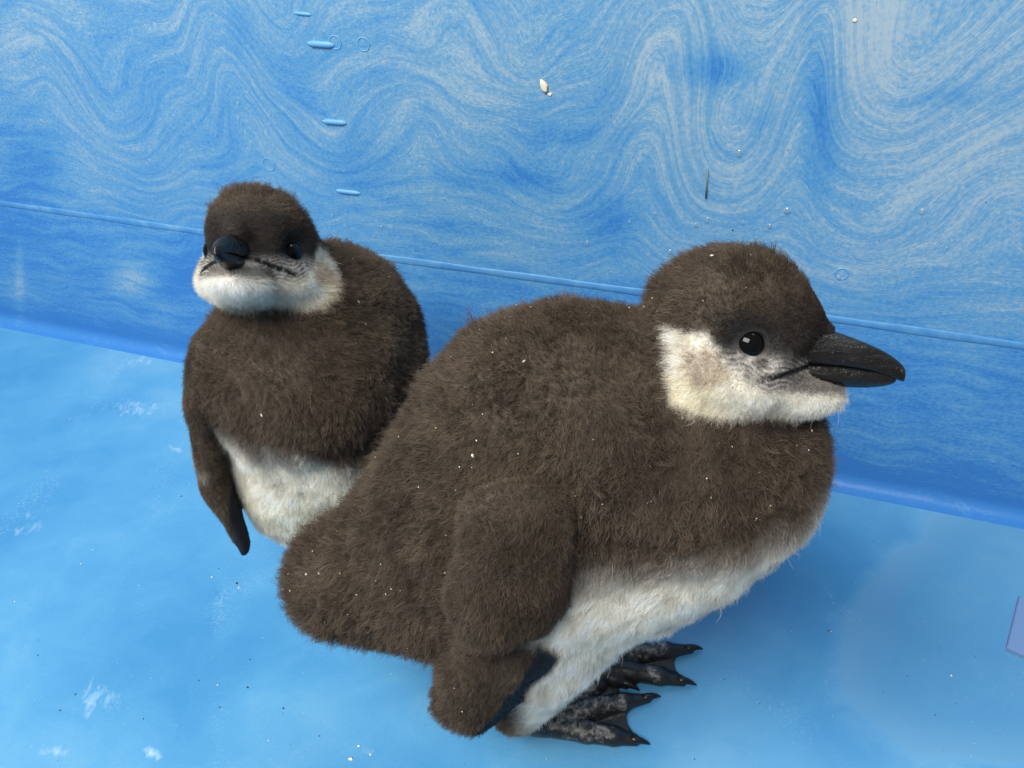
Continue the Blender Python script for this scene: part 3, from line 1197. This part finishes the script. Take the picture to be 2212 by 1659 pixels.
def drop_mesh(r, long):
    V, Fc = [], []
    k, m = 12, 5
    for i in range(m + 1):
        a = math.pi / 2 * i / m
        for j in range(k):
            b = 2 * math.pi * j / k
            yy = r * math.sin(b) * math.cos(a)
            yy = yy * (long if yy > 0 else 1.0)
            V.append((r * math.cos(b) * math.cos(a) * (1 - .25 * (yy / (r * long) if yy > 0 else 0)), yy, .55 * r * math.sin(a)))
    for i in range(m):
        for j in range(k):
            Fc.append((i * k + j, i * k + (j + 1) % k, (i + 1) * k + (j + 1) % k, (i + 1) * k + j))
    return V, Fc


kw = NT('water_drop')
kw.t.nodes.remove(kw.b)
_tr = kw.n('ShaderNodeBsdfTransparent')
_gl = kw.n('ShaderNodeBsdfGlossy', i_Roughness=.12)
_df = kw.n('ShaderNodeBsdfDiffuse', i_Color=(.50, .68, .80, 1))  # pale diffuse colour painted in for the drops' glints
_m1 = kw.n('ShaderNodeMixShader', i_Fac=.45)
kw.l(_df.outputs[0], _m1.inputs[1]); kw.l(_gl.outputs[0], _m1.inputs[2])
_mx = kw.n('ShaderNodeMixShader', i_Fac=.42)
kw.l(_tr.outputs[0], _mx.inputs[1]); kw.l(_m1.outputs[0], _mx.inputs[2])
kw.l(_mx.outputs[0], kw.t.nodes['Material Output'].inputs['Surface'])
M_DROP = kw.m


def drop_label(x, y, r, lg):
    look = 'long running water drip' if lg >= 1.9 else ('plump round water droplet' if r >= .15 else 'tiny water droplet')
    if x < 560:
        where = 'on the wall above the upright chick'
    elif x < 1100:
        where = 'on the wall beside the upright chick'
    elif x < 1460:
        where = "on the wall over the crouching chick's back"
    elif x < 1720:
        where = "on the wall above the crouching chick's head"
    else:
        where = "on the wall beyond the crouching chick's bill"
    return look + ' ' + where


for i, (x, y, r, lg) in enumerate([(1991, 458, .17, 1.5), (1597, 333, .19, 1.6), (1503, 486, .17, 1.3), (1527, 478, .14, 2.2), (1700, 455, .22, 1.1), (1416, 463, .11, 1.6),
                                   (1633, 515, .10, 1.4), (1268, 527, .15, 1.6), (1447, 545, .15, 1.7), (718, 468, .12, 2.0), (824, 492, .12, 2.0), (808, 512, .10, 1.5),
                                   (723, 485, .08, 1.3), (1360, 480, .11, 1.3), (1605, 483, .09, 2.2), (1812, 600, .16, 1.2), (516, 224, .10, 1.7), (1662, 488, .16, 1.1),
                                   (936, 523, .08, 1.4), (2045, 536, .09, 1.3), (364, 52, .11, 1.3), (1440, 620, .09, 1.4)]):
    V, Fc = drop_mesh(r, lg)
    tag(put_on_wall('water_droplet', V, Fc, M_DROP, x, y), drop_label(x, y, r, lg), 'droplet', 'water droplets on the wall')

V, Fc = flake_mesh(.30, 3, 1.0)
V[:, 1] *= 1.6
tag(put_on_wall('crumb', V, Fc, M_FLAKE, 1175, 186, .35), 'cream coloured crumb stuck high on the swirled wall, larger of two', 'crumb')
V, Fc = flake_mesh(.13, 4)
tag(put_on_wall('crumb', V, Fc, M_FLAKE, 1188, 204), 'tiny cream crumb just below the larger crumb on the wall', 'crumb')
V, Fc = flake_mesh(.12, 5)
tag(put_on_wall('crumb', V, Fc, M_FLAKE, 1847, 44), 'tiny cream crumb alone beside the deep blue vertical paint band', 'crumb')
V = np.array([(x * .07, yy * .95, zz) for yy in (-1, 0, 1) for (x, zz) in ((-1, 0), (-.6, .09), (.6, .09), (1, 0))])
Fc = [(i * 4 + j, i * 4 + j + 1, (i + 1) * 4 + j + 1, (i + 1) * 4 + j) for i in range(2) for j in range(3)] + [(3, 2, 1, 0), (8, 9, 10, 11)]
tag(put_on_wall('straw_stalk', V, Fc, plain('grey_green_straw', (.14, .19, .20), .7), 1527, 397, .06), 'thin grey green stalk stuck upright on the wall above the crouching chick', 'stalk')


def speck_set(name, spots, mat, label, on, seed, cat):
    allV, allF = [], []
    for i, (x, y, r) in enumerate(spots):
        r = r * .65
        V, Fc = flake_mesh(r, seed + i, random.uniform(.8, 1.7), .5)
        a = random.uniform(0, 6.28)
        V = V @ np.array([[math.cos(a), math.sin(a), 0], [-math.sin(a), math.cos(a), 0], [0, 0, 1]])
        if on == 'wall':
            s_, z_ = on_wall(x, y)
            V = V @ WB + wall_pt(s_, z_, .01)
        else:
            V = V + on_floor(x, y) + np.array([0, 0, .01])
        b = sum(len(v) for v in allV)
        allV.append(V); allF += [tuple(b + q for q in f_) for f_ in Fc]
    o = mesh_obj(name, np.concatenate(allV), allF, mat)
    tag(o, label, cat, None, 'stuff')
    return o


rs = random.Random(5)
speck_set('dark_grit', [(352, 752, .10), (392, 1072, .09), (512, 1260, .12), (472, 1228, .08), (163, 1500, .10), (310, 1553, .08), (474, 1528, .08), (540, 1425, .08), (612, 1530, .09),
                        (535, 1485, .09), (130, 1535, .07), (82, 1415, .06), (1565, 1468, .07), (1790, 1363, .08), (1685, 1180, .05), (1640, 1520, .05), (2020, 1545, .06), (1960, 1460, .06), (430, 1470, .06),
                        (690, 1590, .06), (1500, 1640, .06), (2030, 1400, .04)]
          + [(rs.uniform(20, 2190), rs.uniform(1150, 1650), rs.uniform(.02, .045)) for _ in range(60)],
          M_SPECK, 'scattered dark grit specks on the wet blue floor', 'floor', 100, 'grit')
speck_set('pale_grit', [(458, 1247, .12), (516, 1270, .09), (175, 1218, .08), (200, 1188, .06), (32, 1300, .07), (200, 825, .07), (150, 905, .06), (300, 1265, .05), (1795, 1364, .07), (2055, 1460, .10),
                        (758, 1640, .16), (775, 1612, .10), (800, 1630, .08), (1180, 1640, .05), (1670, 1200, .08), (1920, 1005, .06), (470, 1480, .06), (580, 1600, .06)]
          + [(rs.uniform(20, 2190), rs.uniform(1150, 1650), rs.uniform(.02, .04)) for _ in range(70)],
          M_FLAKE, 'scattered pale crumbs of grit on the wet blue floor', 'floor', 300, 'grit')
speck_set('wall_grit', [(1583, 497, .10), (1702, 324, .05), (1780, 314, .05), (2130, 437, .05), (1900, 520, .05), (1320, 250, .05)]
          + [(rs.uniform(20, 2190), rs.uniform(10, 560), rs.uniform(.02, .035)) for _ in range(25)],
          M_SPECK, 'tiny dark grit specks dotted over the swirled wall', 'wall', 600, 'grit')

# added lilac plate standing in for a reflection on the wet floor
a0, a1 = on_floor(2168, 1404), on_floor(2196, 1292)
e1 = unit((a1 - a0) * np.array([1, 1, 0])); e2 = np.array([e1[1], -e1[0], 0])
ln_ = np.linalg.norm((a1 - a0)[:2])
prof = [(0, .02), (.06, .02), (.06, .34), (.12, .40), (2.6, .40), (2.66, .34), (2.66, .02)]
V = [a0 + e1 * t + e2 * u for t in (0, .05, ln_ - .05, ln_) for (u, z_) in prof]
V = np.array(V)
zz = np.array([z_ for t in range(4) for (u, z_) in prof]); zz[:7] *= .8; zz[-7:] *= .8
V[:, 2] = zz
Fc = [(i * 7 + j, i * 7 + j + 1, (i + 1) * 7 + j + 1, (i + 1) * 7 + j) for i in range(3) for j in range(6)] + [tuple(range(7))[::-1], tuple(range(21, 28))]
tag(mesh_obj('reflection_plate', V, Fc, plain('lilac_reflection', (.15, .26, .47), .4), None, False), 'pale lilac flat plate standing in for a reflection on the wet floor', 'plate')
